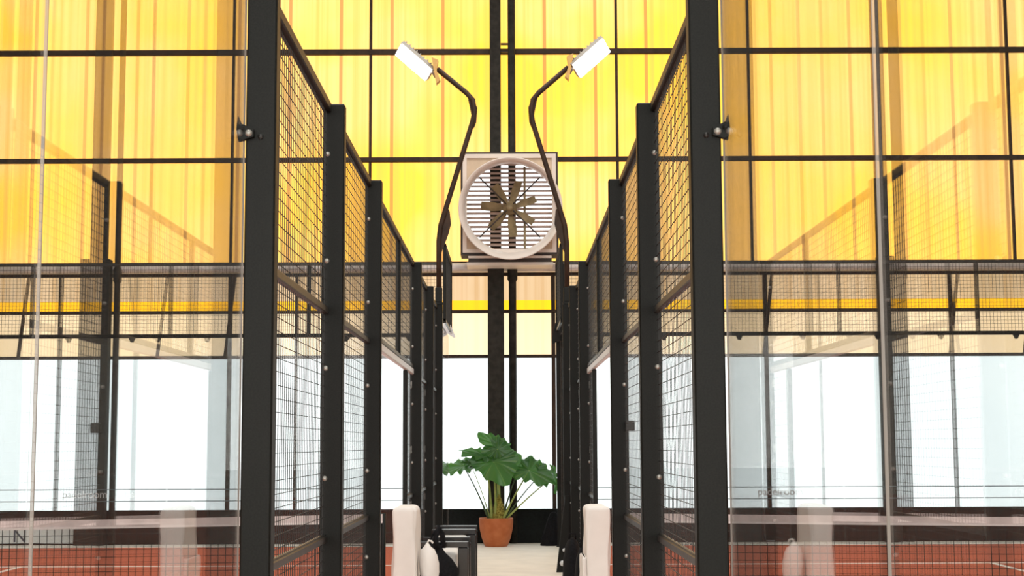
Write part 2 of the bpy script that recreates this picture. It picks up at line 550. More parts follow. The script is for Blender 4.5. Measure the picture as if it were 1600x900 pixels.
# corner post at the far end of the right court
t = thing('corner_post', 'slim black corner post at the far end of the right court beside the plant', 'post', (0.70, 20.86, 0))
MB().bbox(-0.05, 0.045, 0, 0.06, GZ, 4.05, 0.005).build('shaft', M['black'], t)
MB().bbox(-0.065, 0.06, -0.02, 0.08, GZ, GZ + 0.015, 0.003).build('foot_plate', M['black'], t)


# ------------------------------------------------------------------ welded mesh panels
def wire_grid_y(x, y0, y1, z0, z1, pitch=0.05, r=0.0013):
    mb = MB()
    k = int(round((y1 - y0) / pitch))
    for i in range(1, k):
        y = y0 + (y1 - y0) * i / k
        mb.box(x - r, x + r, y - r, y + r, z0, z1)
    k = int(round((z1 - z0) / pitch))
    for i in range(1, k):
        z = z0 + (z1 - z0) * i / k
        mb.box(x - 3 * r, x - r, y0, y1, z - r, z + r)
    return mb


def wire_grid_x(y, x0, x1, z0, z1, pitch=0.05, r=0.0019):
    mb = MB()
    k = int(round((x1 - x0) / pitch))
    for i in range(1, k):
        x = x0 + (x1 - x0) * i / k
        mb.box(x - r, x + r, y - r, y + r, z0, z1)
    k = int(round((z1 - z0) / pitch))
    for i in range(1, k):
        z = z0 + (z1 - z0) * i / k
        mb.box(x0, x1, y - 3 * r, y - r, z - r, z + r)
    return mb


def rail_y(x, y0, y1, z, h=0.016, wd=0.016):
    # a box section with a rounded channel along its top, as the photo shows
    mb = MB().bbox(x - wd, x + wd, y0, y1, z - h, z + h, 0.004)
    mb.bbox(x - wd * 0.5, x + wd * 0.5, y0, y1, z + h - 0.002, z + h + 0.007, 0.002)
    return mb


def mesh_fence(side, y0, y1, levels, label, x=None):
    x = (XL if side < 0 else XR) if x is None else x
    t = thing('mesh_fence', label, 'fence', (x, y0, 0), 'wire mesh panels along the walkway')
    names = ['top_rail'] + ['middle_rail'] * 5
    L = y1 - y0 - 0.012
    for i, z in enumerate(levels):
        nm = 'bottom_rail' if i == 0 else ('top_rail' if i == len(levels) - 1 else 'middle_rail')
        m = M['rail'] if nm != 'top_rail' else M['brown']
        if nm == 'top_rail':
            MB().bbox(-0.020, 0.020, 0, L, z - 0.045, z, 0.005).build(nm, M['black'], t)
        else:
            rail_y(0, 0, L, z).build(nm, M['rail'], t)
    for i in range(len(levels) - 1):
        wire_grid_y(0, 0, L, levels[i], levels[i + 1]).build('wire_mesh', M['wire'], t)
    return t


LV = [0.05, 1.035, 2.08, ZT]
bays = [(4.875, 6.8, 'between the two nearest black posts'), (6.875, 8.8, 'in the second bay before the court entrance'),
        (12.875, 14.8, 'in the bay just beyond the court entrance'), (14.875, 16.8, 'in the last bay before the floodlight mast')]
for side in (-1, 1):
    sn = 'left' if side < 0 else 'right'
    for y0, y1, d in bays:
        mesh_fence(side, y0, y1, LV, 'black mesh panel %s, %s side' % (d, sn))
    # entrance: mesh over a pale lintel, open below, with a half panel at its far jamb
    x = XL if side < 0 else XR
    t = mesh_fence(side, 8.875, 12.80, [2.14, ZT], 'wire mesh panel over the court entrance on the %s side' % sn)
    MB().bbox(-0.02, 0.02, 2.29, 2.34, 2.14, ZT, 0.004).build('stile', M['black'], t)
    g_ = thing('entrance_frame', 'pale lintel and slim black jamb of the %s court entrance' % sn, 'door frame', (x, 8.875, 0), 'court entrance frames')
    MB().bbox(-0.018, 0.018, 0, 3.912, 2.07, 2.122, 0.006).build('lintel', M['pale_rail'], g_)
    MB().bbox(-0.018, 0.018, 3.085, 3.155, GZ, 2.068, 0.005).build('jamb', M['black'], g_)
    wire_grid_y(0, 3.155, 3.912, 0.06, 2.068).build('wire_mesh', M['wire'], g_)
    rail_y(0, 3.155, 3.912, 1.035).build('middle_rail', M['rail'], g_)
    # raised mesh over the far end glass
    t = mesh_fence(side, 18.85, 20.84, [3.06, 4.05], 'raised black mesh panel above the far end glass on the %s side' % sn, -0.845 if side < 0 else 0.665)
    for yy in (0, 1.96):
        MB().bbox(-0.02, 0.02, yy, yy + 0.03, 3.02, 4.05, 0.004).build('stile', M['black'], t)
    if side < 0:
        k = MB().prism([(-0.10, 1.80, 3.32), (0.005, 1.80, 3.14), (0.075, 1.80, 2.975), (0.06, 1.80, 2.955), (-0.10, 1.80, 3.06)], (0, 0.012, 0))
        k.tube([(0.02, 1.79, 3.03), (0.02, 1.80, 3.03)], 0.012, 10)
    else:
        k = MB().prism([(0.10, 1.80, 3.32), (-0.015, 1.80, 3.22), (-0.075, 1.80, 2.96), (-0.075, 1.80, 2.86), (0.0, 1.80, 2.90), (0.10, 1.80, 2.92)], (0, 0.012, 0))
    k.build('corner_plate', M['pale_rail'] if side < 0 else M['black'], t)

# ------------------------------------------------------------------ glass panels


def glass_panel_y(side, y0, y1, z1, label, group):
    x = (FL if side < 0 else FR)
    mb = MB()
    mb.box(-0.003, 0.003, 0.002, y1 - y0 - 0.002, GZ + 0.015, z1)
    t = thing('glass_screen', label, 'glass', (x, y0, 0), group)
    # polished edges show as pale lines at the joints
    g2 = MB()
    vs = mb.v; fs = mb.f
    for i, f in enumerate(fs):
        g2.add([vs[j] for j in f], [(0, 1, 2, 3)], 0 if i in (0, 1) else 1)
    g2.build('pane', [M['glass'], M['edge']], t)
    return t


for side in (-1, 1):
    sn = 'left' if side < 0 else 'right'
    yj = 2.73 if side < 0 else 2.8
    glass_panel_y(side, 0.8, yj, 3.0, 'clear glass panel closest to the camera at the outer %s edge' % sn, 'near glass panels beside the walkway')
    glass_panel_y(side, yj, 4.80, 3.0, 'clear glass panel ending at the nearest %s post' % sn, 'near glass panels beside the walkway')
    glass_panel_y(side, 16.83, 18.85, 3.0, 'clear far glass panel just beyond the %s floodlight mast' % sn, 'far glass panels beside the walkway')
    glass_panel_y(side, 18.85, 20.84, 3.0, 'last clear glass panel of the walkway before the far wall on the %s' % sn, 'far glass panels beside the walkway')

# back walls of the courts: glass to 3 m, mesh to 4 m
names4 = ['next to the walkway', 'second from the walkway', 'third from the walkway', 'fourth from the walkway']
for side in (-1, 1):
    sn = 'left' if side < 0 else 'right'
    for k in range(4):
        if side < 0:
            x1 = -0.90 - 1.97 * k; x0 = x1 - 1.97
        else:
            x0 = 0.75 + 1.97 * k; x1 = x0 + 1.97
        t = thing('back_glass_screen', 'clear back glass of the %s court, panel %s' % (sn, names4[k]), 'glass', ((x0 + x1) / 2, 20.9, 0), 'back glass panels of the courts')
        wdt = (x1 - x0) / 2
        mb = MB().box(-wdt + 0.008, wdt - 0.008, -0.004, 0.004, GZ + 0.014, 2.985)
        g2 = MB()
        for i, f in enumerate(mb.f):
            g2.add([mb.v[j] for j in f], [(0, 1, 2, 3)], 0 if i in (2, 3) else 1)
        g2.build('pane', [M['glass'], M['edge']], t)
        for z in (0.855, 0.692):
            MB().box(-wdt + 0.01, wdt - 0.01, -0.0055, -0.0042, z - 0.006, z + 0.006).build('vinyl_stripe', M['vinyl_line'], t)
        t = thing('back_mesh_fence', 'black mesh above the back glass of the %s court, panel %s' % (sn, names4[k]), 'fence', ((x0 + x1) / 2, 20.9, 0), 'mesh panels above the back glass')
        MB().bbox(-wdt, wdt, -0.02, 0.02, 4.02, 4.06, 0.005).build('top_rail', M['rail'], t)
        MB().bbox(-wdt, wdt, -0.02, 0.02, 2.99, 3.045, 0.005).build('bottom_rail', M['black'], t)
        MB().bbox(-wdt, -wdt + 0.03, -0.02, 0.02, 3.045, 4.02, 0.004).build('stile', M['black'], t)
        MB().bbox(wdt - 0.03, wdt, -0.02, 0.02, 3.045, 4.02, 0.004).build('stile', M['black'], t)
        for xx in (-0.45, 0.45):
            MB().prism([(xx - 0.05, -0.01, 2.99), (xx + 0.05, -0.01, 2.99), (xx + 0.02, -0.01, 2.93), (xx - 0.02, -0.01, 2.93)], (0, -0.01, 0)).build('clip', M['black'], t)
        wire_grid_x(0, -wdt + 0.03, wdt - 0.03, 3.045, 4.02).build('wire_mesh', M['wire'], t)


# lettering on the back glass
def text_mesh(body, size, mat, name):
    cu = bpy.data.curves.new(name, 'FONT')
    cu.body = body; cu.size = size; cu.extrude = 0.0015
    o = bpy.data.objects.new(name, cu)
    dg = bpy.context.evaluated_depsgraph_get()
    COL.objects.link(o)
    dg.update()
    me = bpy.data.meshes.new_from_object(o.evaluated_get(dg))
    COL.objects.unlink(o); bpy.data.objects.remove(o)
    me.materials.clear(); me.materials.append(mat)
    return me


wm = text_mesh('padelroom', 0.145, M['vinyl'], 'lettering')
for x, lab in ((-6.31, 'pale vinyl lettering on the back glass of the left court'), (3.47, 'pale vinyl lettering on the back glass of the right court')):
    o = link('vinyl_lettering', wm, None, (x, 20.888, 0.742)); o.rotation_euler = (math.pi / 2, 0, 0)
    tag(o, lab, 'lettering', 'lettering on the back glass')
# banner on the skirting, far left
b = thing('banner', 'white banner with dark blue letters low on the far wall at the left edge', 'banner', (-6.92, 21.65, 0))
MB().box(-0.58, 0.58, -0.01, 0.01, 0.06, 0.30).build('panel', M['sign'], b)
for i, (x, ch) in enumerate(((-0.42, 'N'),)):
    l_ = link('letter', text_mesh('N', 0.27, M['ink'], 'letter'), b, (x + 0.1, -0.014, 0.085)); l_.rotation_euler = (math.pi / 2, 0, 0)


# ------------------------------------------------------------------ nets
def court_net(side, xa, xb, label):
    Y = 11.0
    t = thing('court_net', label, 'net', (xa, Y, 0), 'nets across the courts')
    Lx = xb - xa
    N_ = 180

    def top(x):  # x local
        u = x / Lx
        return 0.955 - 0.052 * math.sin(math.pi * u)
    mb = MB(); r = 0.0022
    k = int(abs(Lx) / 0.055)
    for i in range(k + 1):
        x = Lx * i / k
        mb.box(x - r, x + r, -r, r, 0.06, top(x) - 0.06)
    for j in range(15):
        f = j / 15
        seg = 40
        for i in range(seg):
            xa_, xb_ = Lx * i / seg, Lx * (i + 1) / seg
            za, zb = 0.06 + f * (top(xa_) - 0.12), 0.06 + f * (top(xb_) - 0.12)
            mb.add([(xa_, 0, za - r), (xb_, 0, zb - r), (xb_, 0, zb + r), (xa_, 0, za + r)], [(0, 1, 2, 3)])
            mb.add([(xa_, -r, za), (xb_, -r, zb), (xb_, r, zb), (xa_, r, za)], [(0, 1, 2, 3)])
    mb.build('net_mesh', M['net'], t)

    def strip(o0, o1, th, nm, mt):
        m_ = MB(); vs = []; seg = 40
        for i in range(seg + 1):
            x = Lx * i / seg; z = top(x)
            vs += [(x, -th, z - o1), (x, -th, z - o0), (x, th, z - o0), (x, th, z - o1)]
        fs = []
        for i in range(seg):
            for q in range(4):
                fs.append((i * 4 + q, i * 4 + (q + 1) % 4, i * 4 + 4 + (q + 1) % 4, i * 4 + 4 + q))
        fs += [(0, 1, 2, 3), tuple(seg * 4 + q for q in range(4))]
        m_.add(vs, fs); m_.build(nm, mt, t)
    strip(0.0, 0.062, 0.004, 'top_band', M['tape'])
    strip(0.052, 0.066, 0.006, 'band_hem', M['tape_edge'])
    for xx in (0.0, Lx):
        MB().tube([(xx, 0.03, GZ + 0.013), (xx, 0.03, 0.96)], 0.022, 14).build('net_post', M['black'], t)
    return t


court_net(-1, -0.95, -10.85, 'black court net with grey top band across the left court')
court_net(1, 0.79, 10.70, 'black court net with grey top band across the right court')


# ------------------------------------------------------------------ floodlight masts
def mast(side):
    sn = 'left' if side < 0 else 'right'
    Y = 16.838
    if side < 0:
        P = [(-0.82, ZT + 0.03), (-0.82, 3.80), (-0.80, 3.98), (-0.430, 5.20), (-0.405, 5.32), (-0.425, 5.46), (-0.50, 5.545), (-0.84, 5.83)]
        out = -1; bx = -0.83; bz = 5.80
    else:
        P = [(0.655, ZT + 0.03), (0.655, 3.78), (0.635, 3.98), (0.275, 5.18), (0.25, 5.32), (0.275, 5.46), (0.345, 5.545), (0.69, 5.845)]
        out = 1; bx = 0.675; bz = 5.84
    t = thing('floodlight_mast', '%s bent floodlight mast, %s, leaning in over the walkway' % (sn, 'its lamp pointing left' if side < 0 else 'its twin-row lamp pointing right'), 'floodlight', (0, Y, 0), 'floodlight masts')
    MB().tube([(x, 0, z) for x, z in P], 0.030, 12).build('pole', M['brown'], t)
    # leaf-shaped gusset plates at the two bends
    x, z = P[2]
    MB().prism([(x + out * 0.00, 0, z - 0.34), (x - out * 0.09, 0, z - 0.10), (x - out * 0.12, 0, z + 0.02), (x - out * 0.105, 0, z + 0.17), (x - out * 0.05, 0, z + 0.27),
                (x - out * 0.02, 0, z + 0.05)], (0, 0.012, 0)).build('gusset', M['brown'], t)
    x, z = P[4]
    MB().prism([(x + out * 0.01, 0, z - 0.20), (x + out * 0.045, 0, z + 0.0), (x + out * 0.08, 0, z + 0.17), (x + out * 0.02, 0, z + 0.16), (x - out * 0.03, 0, z + 0.05), (x - out * 0.02, 0, z - 0.12)],
               (0, 0.012, 0)).build('gusset', M['brown'], t)
    # sleeve that grips the fence post
    MB().bbox(P[0][0] - 0.05, P[0][0] + 0.05, -0.037, 0.037, ZT + 0.001, ZT + 0.03, 0.004).bbox(P[0][0] - 0.04, P[0][0] + 0.04, -0.035, 0.035, ZT + 0.03, ZT + 0.20, 0.006).build('sleeve', M['black'], t)
    # ochre bracket: hourglass plate and two arms
    bz0 = bz
    hour = [(-0.045, 0.16), (0.03, 0.13), (0.015, 0.0), (0.055, -0.11), (0.01, -0.155), (-0.02, 0.0)]
    MB().prism([(bx + out * (-dx) + out * 0.03, -0.05, bz0 + dz) for dx, dz in hour], (0, 0.10, 0)).build('bracket_plate', M['bracket'], t)
    U = Vector((out * 0.70, 0.0, 0.62)).normalized()
    V = Vector((out * 0.10, 0.70, -0.66)).normalized()
    V = (V - U * V.dot(U)).normalized()
    W = U.cross(V).normalized()
    if W.z > 0:
        W = -W                       # towards the lit side
    C = Vector((bx + out * 0.29, 0.02, bz0 + 0.12))
    for s in (-1, 1):
        MB().bar((bx + out * 0.03, 0, bz0 + s * 0.07), C - U * 0.18 + V * s * 0.09 - W * 0.03, 0.016, 8).build('bracket_arm', M['lamp_body'], t)
    hl, hw = 0.245, (0.100 if side < 0 else 0.120)
    head = MB().obox(C - W * 0.035, U * hl, V * hw, W * 0.028).build('lamp_casing', M['lamp_body'], t)
    fins = MB()
    for i in range(9):
        fins.obox(C - W * 0.08 + U * (-0.22 + 0.055 * i), U * 0.006, V * (hw * 0.9), W * 0.02)
    fins.build('cooling_fins', M['lamp_body'], head)
    for s in (-1, 1):
        MB().obox(C + V * s * hw * 0.52, U * (hl - 0.012), V * hw * 0.41, W * 0.014).build('led_panel', M['led'], head)
    return t


mast(-1)
mast(1)

# ------------------------------------------------------------------ wall fan
f = thing('wall_fan', 'large square cream fan with round shroud and slatted shutter on the far wall', 'fan', (0.0, 21.0, 4.93))
# outer frame (dark edge) and cream face with a round hole
MB().box(-0.71, 0.70, 0, 0.45, 0.72, 0.75).box(-0.71, 0.70, 0, 0.45, -0.75, -0.72).box(-0.71, -0.68, 0, 0.45, -0.72, 0.72).box(0.67, 0.70, 0, 0.45, -0.72, 0.72).build('edge_trim', M['trim_dark'], f)


def plate_with_hole(x0, x1, z0, z1, cx, cz, r, y):
    n_ = 64
    inner, outer = [], []
    for k in range(n_):
        a = 2 * math.pi * k / n_
        dx, dz = math.cos(a), math.sin(a)
        inner.append((cx + r * dx, y, cz + r * dz))
        ts = []
        if dx > 1e-9: ts.append((x1 - cx) / dx)
        if dx < -1e-9: ts.append((x0 - cx) / dx)
        if dz > 1e-9: ts.append((z1 - cz) / dz)
        if dz < -1e-9: ts.append((z0 - cz) / dz)
        tt = min(ts)
        outer.append((cx + dx * tt, y, cz + dz * tt))
    return MB().add(inner + outer, [(k, (k + 1) % n_, n_ + (k + 1) % n_, n_ + k) for k in range(n_)])


plate_with_hole(-0.68, 0.67, -0.72, 0.72, 0.01, -0.06, 0.648, 0.02).build('face_plate', M['fan_tan'], f)
# pressed frame border of the face
MB().box(-0.68, 0.67, -0.01, 0.02, 0.66, 0.72).box(-0.68, 0.67, -0.01, 0.02, -0.72, -0.67).box(-0.68, -0.62, -0.01, 0.02, -0.67, 0.66).box(0.61, 0.67, -0.01, 0.02, -0.67, 0.66).build('face_border', M['fan_white'], f)
shr = MB().lathe([(0.65, 0.14), (0.648, 0.02), (0.655, -0.10), (0.672, -0.20), (0.725, -0.30), (0.742, -0.295), (0.735, -0.27), (0.695, -0.17), (0.67, 0.02)], (0.01, 0, -0.07), 72, 'Y')
shr.v = [(x, y, z + 0.17 * y) for x, y, z in shr.v]
shr.build('shroud', M['fan_white'], f)
hub = MB().lathe([(0.0, -0.07), (0.03, -0.07), (0.05, -0.05), (0.055, -0.01), (0.10, 0.0), (0.105, 0.05), (0.0, 0.05)], (0, 0.12, -0.05), 28, 'Y').build('hub', M['blade'], f)
for k in range(7):
    a0 = 2 * math.pi * k / 7 + 0.35
    nR, nA = 7, 5
    vs = []
    for i in range(nR):
        r = 0.09 + (0.42 - 0.09) * i / (nR - 1) * (1.0 if k % 2 else 0.95)
        half = 0.034 + 0.036 * math.sin(min(1, i / (nR - 1) * 1.15) * math.pi * 0.72)
        for j in range(nA):
            u = (j / (nA - 1) - 0.5) * 2
            t_ = u * half
            vs.append((r, t_ * 0.55, t_ * 0.9))
    fs = [(i * nA + j, i * nA + j + 1, (i + 1) * nA + j + 1, (i + 1) * nA + j) for i in range(nR - 1) for j in range(nA - 1)]
    nn = len(vs)
    ca, sa = math.cos(a0), math.sin(a0)
    vs = [(x * ca - z * sa, y + 0.16, x * sa + z * ca - 0.05) for x, y, z in vs]
    vs2 = [(x, y + 0.006, z) for x, y, z in vs]
    MB().add(vs, fs).add(vs2, [tuple(reversed(q)) for q in fs]).build('blade', M['blade'], hub)
for a in (45, 135, 225, 315):
    a = math.radians(a)
    MB().bar((0.07 * math.cos(a), 0.07, 0.07 * math.sin(a) - 0.05), (0.62 * math.cos(a), 0.07, 0.62 * math.sin(a) - 0.05), 0.010, 6).build('strut', M['trim_dark'], f)
MB().box(0.20, 0.235, 0.20, 0.23, -0.66, 0.57).build('mounting_bar', M['blade'], f)
MB().tube([(0, 0.18, -0.05), (0, 0.30, -0.05)], 0.075, 20).build('motor', M['blade'], f)
for i in range(20):
    z = -0.62 + i * 0.0665
    MB().obox((0, 0.40, z), (0.64, 0, 0), (0, 0.028, -0.008 if i > 10 else 0.020), (0, 0.0015, 0.004)).build('shutter_slat', M['slat'], f)
MB().box(-0.60, 0.60, 0.0, 0.50, -0.80, -0.765).box(-0.62, 0.62, 0.0, 0.50, -0.90, -0.86).build('lower_flap', M['fan_white'], f)
MB().box(-0.60, 0.60, 0.02, 0.50, -0.86, -0.80).build('flap_recess', M['trim_dark'], f)


# ------------------------------------------------------------------ potted plant
pl = thing('potted_plant', 'large-leaved green philodendron in a round terracotta pot by the far wall', 'plant', (-0.21, 21.0, GZ))
MB().lathe([(0.0, 0.0), (0.155, 0.0), (0.168, 0.02), (0.205, 0.12), (0.232, 0.24), (0.241, 0.34), (0.240, 0.375), (0.240, 0.395), (0.232, 0.40), (0.222, 0.39), (0.215, 0.35), (0.0, 0.35)], (0, 0, 0), 48).build('pot', M['terracotta'], pl)
MB().lathe([(0.217, 0.352), (0.12, 0.366), (0.0, 0.372)], (0, 0, 0), 32).build('soil', M['soil'], pl)
MB().lathe([(0.075, 0.34), (0.085, 0.42), (0.07, 0.55), (0.035, 0.66), (0.008, 0.72)], (0.04, 0, 0), 14, wob=lambda a, j: 1 + 0.2 * math.sin(5 * a + j * 2)).build('crown', M['crown'], pl)


def leaf(base, tipdir, normal, L, W, droop=0.25, lobes=11, seed=1, amp=0.07, stem_from=(0, 0, 0.36), sr=0.012, stem_mat='stem', bow=0.1):
    rnd = random.Random(seed)
    T = Vector(tipdir).normalized(); Nn = Vector(normal)
    Nn = (Nn - T * Nn.dot(T)).normalized(); S = Nn.cross(T)
    B = Vector(base)
    nt_, nr = 96, 9
    vs = []; uvs = []
    ph = rnd.uniform(0, 6)
    for i in range(nr + 1):
        q = i / nr
        for k in range(nt_):
            th = 2 * math.pi * k / nt_        # 0 = towards tip
            # heart outline around the stalk joint: long tip, two back lobes, notch behind
            a = abs(math.atan2(math.sin(th), math.cos(th)))
            tip = math.exp(-(a / 0.55) ** 2) * 0.42
            back = 0.50 + 0.16 * math.exp(-((a - 2.45) / 0.40) ** 2) - 0.42 * math.exp(-((a - math.pi) / 0.22) ** 2)
            R = back + tip
            R *= 1 + amp * (1.1 - 2.0 * abs(math.sin(lobes * th / 2 + ph)) ** 0.7)
            r = R * q
            x = r * math.cos(th) * L; y = r * math.sin(th) * W
            z = -droop * L * (max(0, x) / L) ** 2 - 0.30 * droop * L * (y / W) ** 2 * 1.6
            z += 0.055 * L * math.sin(lobes * th + ph) * q ** 2.2
            z += 0.05 * L * (abs(math.sin(th)) * q) ** 0.7 * (1 if a < 2.2 else 0.3)
            vs.append(B + T * x + S * y + Nn * z); uvs.append((k / nt_, q))
    fs = []
    for i in range(nr):
        for k in range(nt_):
            fs.append((i * nt_ + k, i * nt_ + (k + 1) % nt_, (i + 1) * nt_ + (k + 1) % nt_, (i + 1) * nt_ + k))
    mb = MB().add(vs, fs, 0, True)
    me = mb.mesh('leaf', M['leaf'])
    ul = me.uv_layers.new(name='UVMap')
    for p_ in me.polygons:
        for li in p_.loop_indices:
            ul.data[li].uv = uvs[me.loops[li].vertex_index]
    lf = link('leaf', me, pl)
    # midrib under the blade and the stalk down to the pot
    A = Vector(stem_from); pts = []
    for i in range(13):
        u = i / 12
        p_ = A.lerp(B, u)
        p_ += Vector(((B.x - A.x), (B.y - A.y), 0)) * (-bow * math.sin(math.pi * u))
        pts.append(p_)
    MB().tube(pts, [sr * (1.7 - 0.9 * (i / 12)) if i < 4 else sr * (1.25 - 0.55 * i / 12) for i in range(13)], 8).build('stalk', M[stem_mat], pl)
    return lf


# big central leaf, seen from below and in front
leaf((-0.03, -0.12, 1.18), (0.30, -0.75, -0.50), (-0.05, -0.55, 0.80), 0.54, 0.68, 0.16, seed=2, amp=0.10, stem_from=(0.00, -0.03, 0.36), sr=0.015)
leaf((-0.14, 0.02, 1.26), (-0.95, -0.25, 0.22), (0.1, -0.50, 0.85), 0.44, 0.36, 0.10, seed=3, amp=0.12, stem_from=(-0.06, 0.0, 0.36), sr=0.015)
leaf((0.02, 0.05, 1.36), (0.45, -0.25, -0.25), (0.0, -0.75, 0.6), 0.36, 0.36, 0.2, seed=12, amp=0.08, stem_from=(0.06, 0.02, 0.36), sr=0.014)
# top leaf pointing up and left
leaf((0.0, 0.12, 1.42), (-0.70, 0.1, 0.42), (0.25, -0.85, 0.40), 0.34, 0.30, 0.1, seed=5, amp=0.08, stem_from=(0.03, 0.06, 0.36), sr=0.012)
# left outer leaf
leaf((-0.46, 0.06, 1.12), (-0.92, 0.10, -0.18), (-0.1, -0.45, 0.85), 0.44, 0.42, 0.12, seed=7, amp=0.12, stem_from=(-0.10, -0.02, 0.36), sr=0.010, stem_mat='dark_stem', bow=0.06)
leaf((-0.36, 0.06, 1.15), (0.6, 0.3, 0.1), (0.0, -0.6, 0.8), 0.22, 0.22, 0.1, seed=8, amp=0.08, stem_from=(-0.08, 0.05, 0.36), sr=0.006, bow=0.06)
# right group
leaf((0.47, -0.08, 1.06), (0.62, -0.50, -0.28), (0.0, -0.62, 0.74), 0.48, 0.52, 0.15, seed=9, amp=0.10, stem_from=(0.09, -0.03, 0.36), sr=0.013, stem_mat='stem', bow=0.04)
leaf((0.36, 0.10, 1.17), (-0.15, -0.3, -0.35), (0.05, -0.8, 0.5), 0.30, 0.42, 0.1, seed=10, amp=0.10, stem_from=(0.08, 0.06, 0.36), sr=0.011, stem_mat='dark_stem', bow=0.05)
leaf((0.66, -0.05, 1.04), (0.25, -0.3, -0.95), (0.55, -0.7, 0.2), 0.26, 0.20, 0.1, seed=11, amp=0.06, stem_from=(0.11, 0.0, 0.36), sr=0.009, stem_mat='dark_stem', bow=0.04)
leaf((0.82, 0.0, 0.98), (0.15, -0.2, -0.95), (0.85, -0.5, 0.1), 0.30, 0.16, 0.1, seed=13, amp=0.06, stem_from=(0.12, 0.0, 0.36), sr=0.010, bow=0.03)


# ------------------------------------------------------------------ covered chairs
def soft_block(x0, x1, y0, y1, z0, z1, rt, flare=0.0, wr=0.006, seed=1):
    """cloth covered slab with a rounded top and a little drape"""
    rnd = random.Random(seed)
    cx, cy = (x0 + x1) / 2, (y0 + y1) / 2
    hx, hy = (x1 - x0) / 2, (y1 - y0) / 2
    n_ = 40; rings = []
    zs = [z0 + (z1 - rt - z0) * i / 16 for i in range(17)] + [z1 - rt + rt * math.sin(math.pi / 2 * i / 6) for i in range(1, 7)]
    ph = [rnd.uniform(0, 6) for _ in range(4)]
    vs = []
    for j, z in enumerate(zs):
        ins = 0 if z <= z1 - rt else rt * (1 - math.sqrt(max(0, 1 - ((z - (z1 - rt)) / rt) ** 2)))
        fl = flare * (1 - (z - z0) / (z1 - z0)) ** 1.5
        for k in range(n_):
            a = 2 * math.pi * (k + 0.5) / n_
            c_, s_ = math.cos(a), math.sin(a)
            e = 0.22
            px = math.copysign(abs(c_) ** e, c_); py = math.copysign(abs(s_) ** e, s_)
            w_ = wr * math.sin(3 * a + ph[0] + z * 9) + wr * 0.7 * math.sin(7 * a + ph[1] - z * 14) * (1 - (z - z0) / (z1 - z0) * 0.5)
            vs.append((cx + px * (hx - ins + fl + w_), cy + py * (hy - ins + fl + w_), z))
    fs = [(j * n_ + k, j * n_ + (k + 1) % n_, (j + 1) * n_ + (k + 1) % n_, (j + 1) * n_ + k) for j in range(len(zs) - 1) for k in range(n_)]
    fs.append(tuple((len(zs) - 1) * n_ + k for k in range(n_)))
    fs.append(tuple(range(n_))[::-1])
    return MB().add(vs, fs, 0, True)


def covered_chair(side, y, label):
    # local x runs from the fence towards the middle of the walkway
    t = thing('covered_chair', label, 'chair', ((-0.838 if side < 0 else 0.70), y, GZ - 0.02), 'white covered chairs in the walkway')
    sg = 1 if side < 0 else -1
    a, b_ = sorted((sg * 0.012, sg * 0.178))
    soft_block(a, b_, 0, 0.46, 0.02, 1.012, 0.035, 0.012, seed=side + 3).build('back_cover', M['cloth'], t)
    a, b_ = sorted((sg * 0.17, sg * (0.50 if side < 0 else 0.202)))
    soft_block(a, b_, 0.01, 0.45, 0.02, 0.46 if side < 0 else 0.66, 0.015, 0.012, seed=side + 8).build('seat_cover', M['cloth'], t)
    return t


covered_chair(-1, 10.35, 'white covered chair with tall square back, beside the black bag on the left')
covered_chair(1, 10.35, 'white covered chair with tall square back alone against the right fence')
# round white bag leaning on the left chair
wb = thing('white_bag', 'round white fabric bundle resting on the left covered chair', 'bag', (-0.596, 10.60, 0.616))
vs = []; n_ = 32; prof = [(0.0, -0.135), (0.62, -0.132), (0.9, -0.10), (1.0, -0.05), (1.02, 0.01), (0.93, 0.065), (0.72, 0.105), (0.38, 0.125), (0.14, 0.15), (0.0, 0.155)]
for j, (r, z) in enumerate(prof):
    for q in range(n_):
        a = 2 * math.pi * q / n_
        w_ = 1 + 0.05 * math.sin(3 * a + j * 0.7) + 0.035 * math.sin(8 * a + 2 * j)
        vs.append((0.068 * r * w_ * math.cos(a) + 0.012 * (1 - z * 4) * r, 0.105 * r * w_ * math.sin(a), z))
fs = [(j * n_ + q, j * n_ + (q + 1) % n_, (j + 1) * n_ + (q + 1) % n_, (j + 1) * n_ + q) for j in range(len(prof) - 1) for q in range(n_)]
MB().add(vs, fs, 0, True).build('body', M['cloth'], wb)
MB().tube([(0.0, 0, 0.15), (0.01, 0, 0.17), (0.03, 0.0, 0.165), (0.04, 0.0, 0.15)], 0.007, 8).build('drawstring', M['cloth'], wb)


# ------------------------------------------------------------------ lounge armchairs on the left
def armchair(y, label, xr=-0.33):
    t = thing('lounge_chair', label, 'armchair', (xr, y, GZ), 'black framed lounge chairs on the left')
    for yy in (0.0, 0.62):
        MB().bbox(-0.42, 0.0, yy, yy + 0.06, 0.575, 0.625, 0.006).build('armrest', M['frame'], t)
        MB().bbox(-0.085, 0.0, yy + 0.002, yy + 0.058, 0.0, 0.575, 0.006).build('leg', M['frame'], t)
        MB().bbox(-0.42, -0.36, yy + 0.002, yy + 0.058, 0.0, 0.575, 0.006).build('leg', M['frame'], t)
    MB().bbox(-0.36, -0.085, 0.06, 0.62, 0.32, 0.39, 0.006).build('seat_frame', M['frame'], t)
    soft_block(-0.40, -0.09, 0.07, 0.61, 0.39, 0.535, 0.035, 0.0, 0.002, 4).build('seat_cushion', M['cushion'], t)
    return t


armchair(12.35, 'nearer black framed lounge chair with white cushion and the black bag hung on it', xr=-0.355)
armchair(14.15, 'farther black framed lounge chair with white cushion, partly behind the nearer one', xr=-0.335)

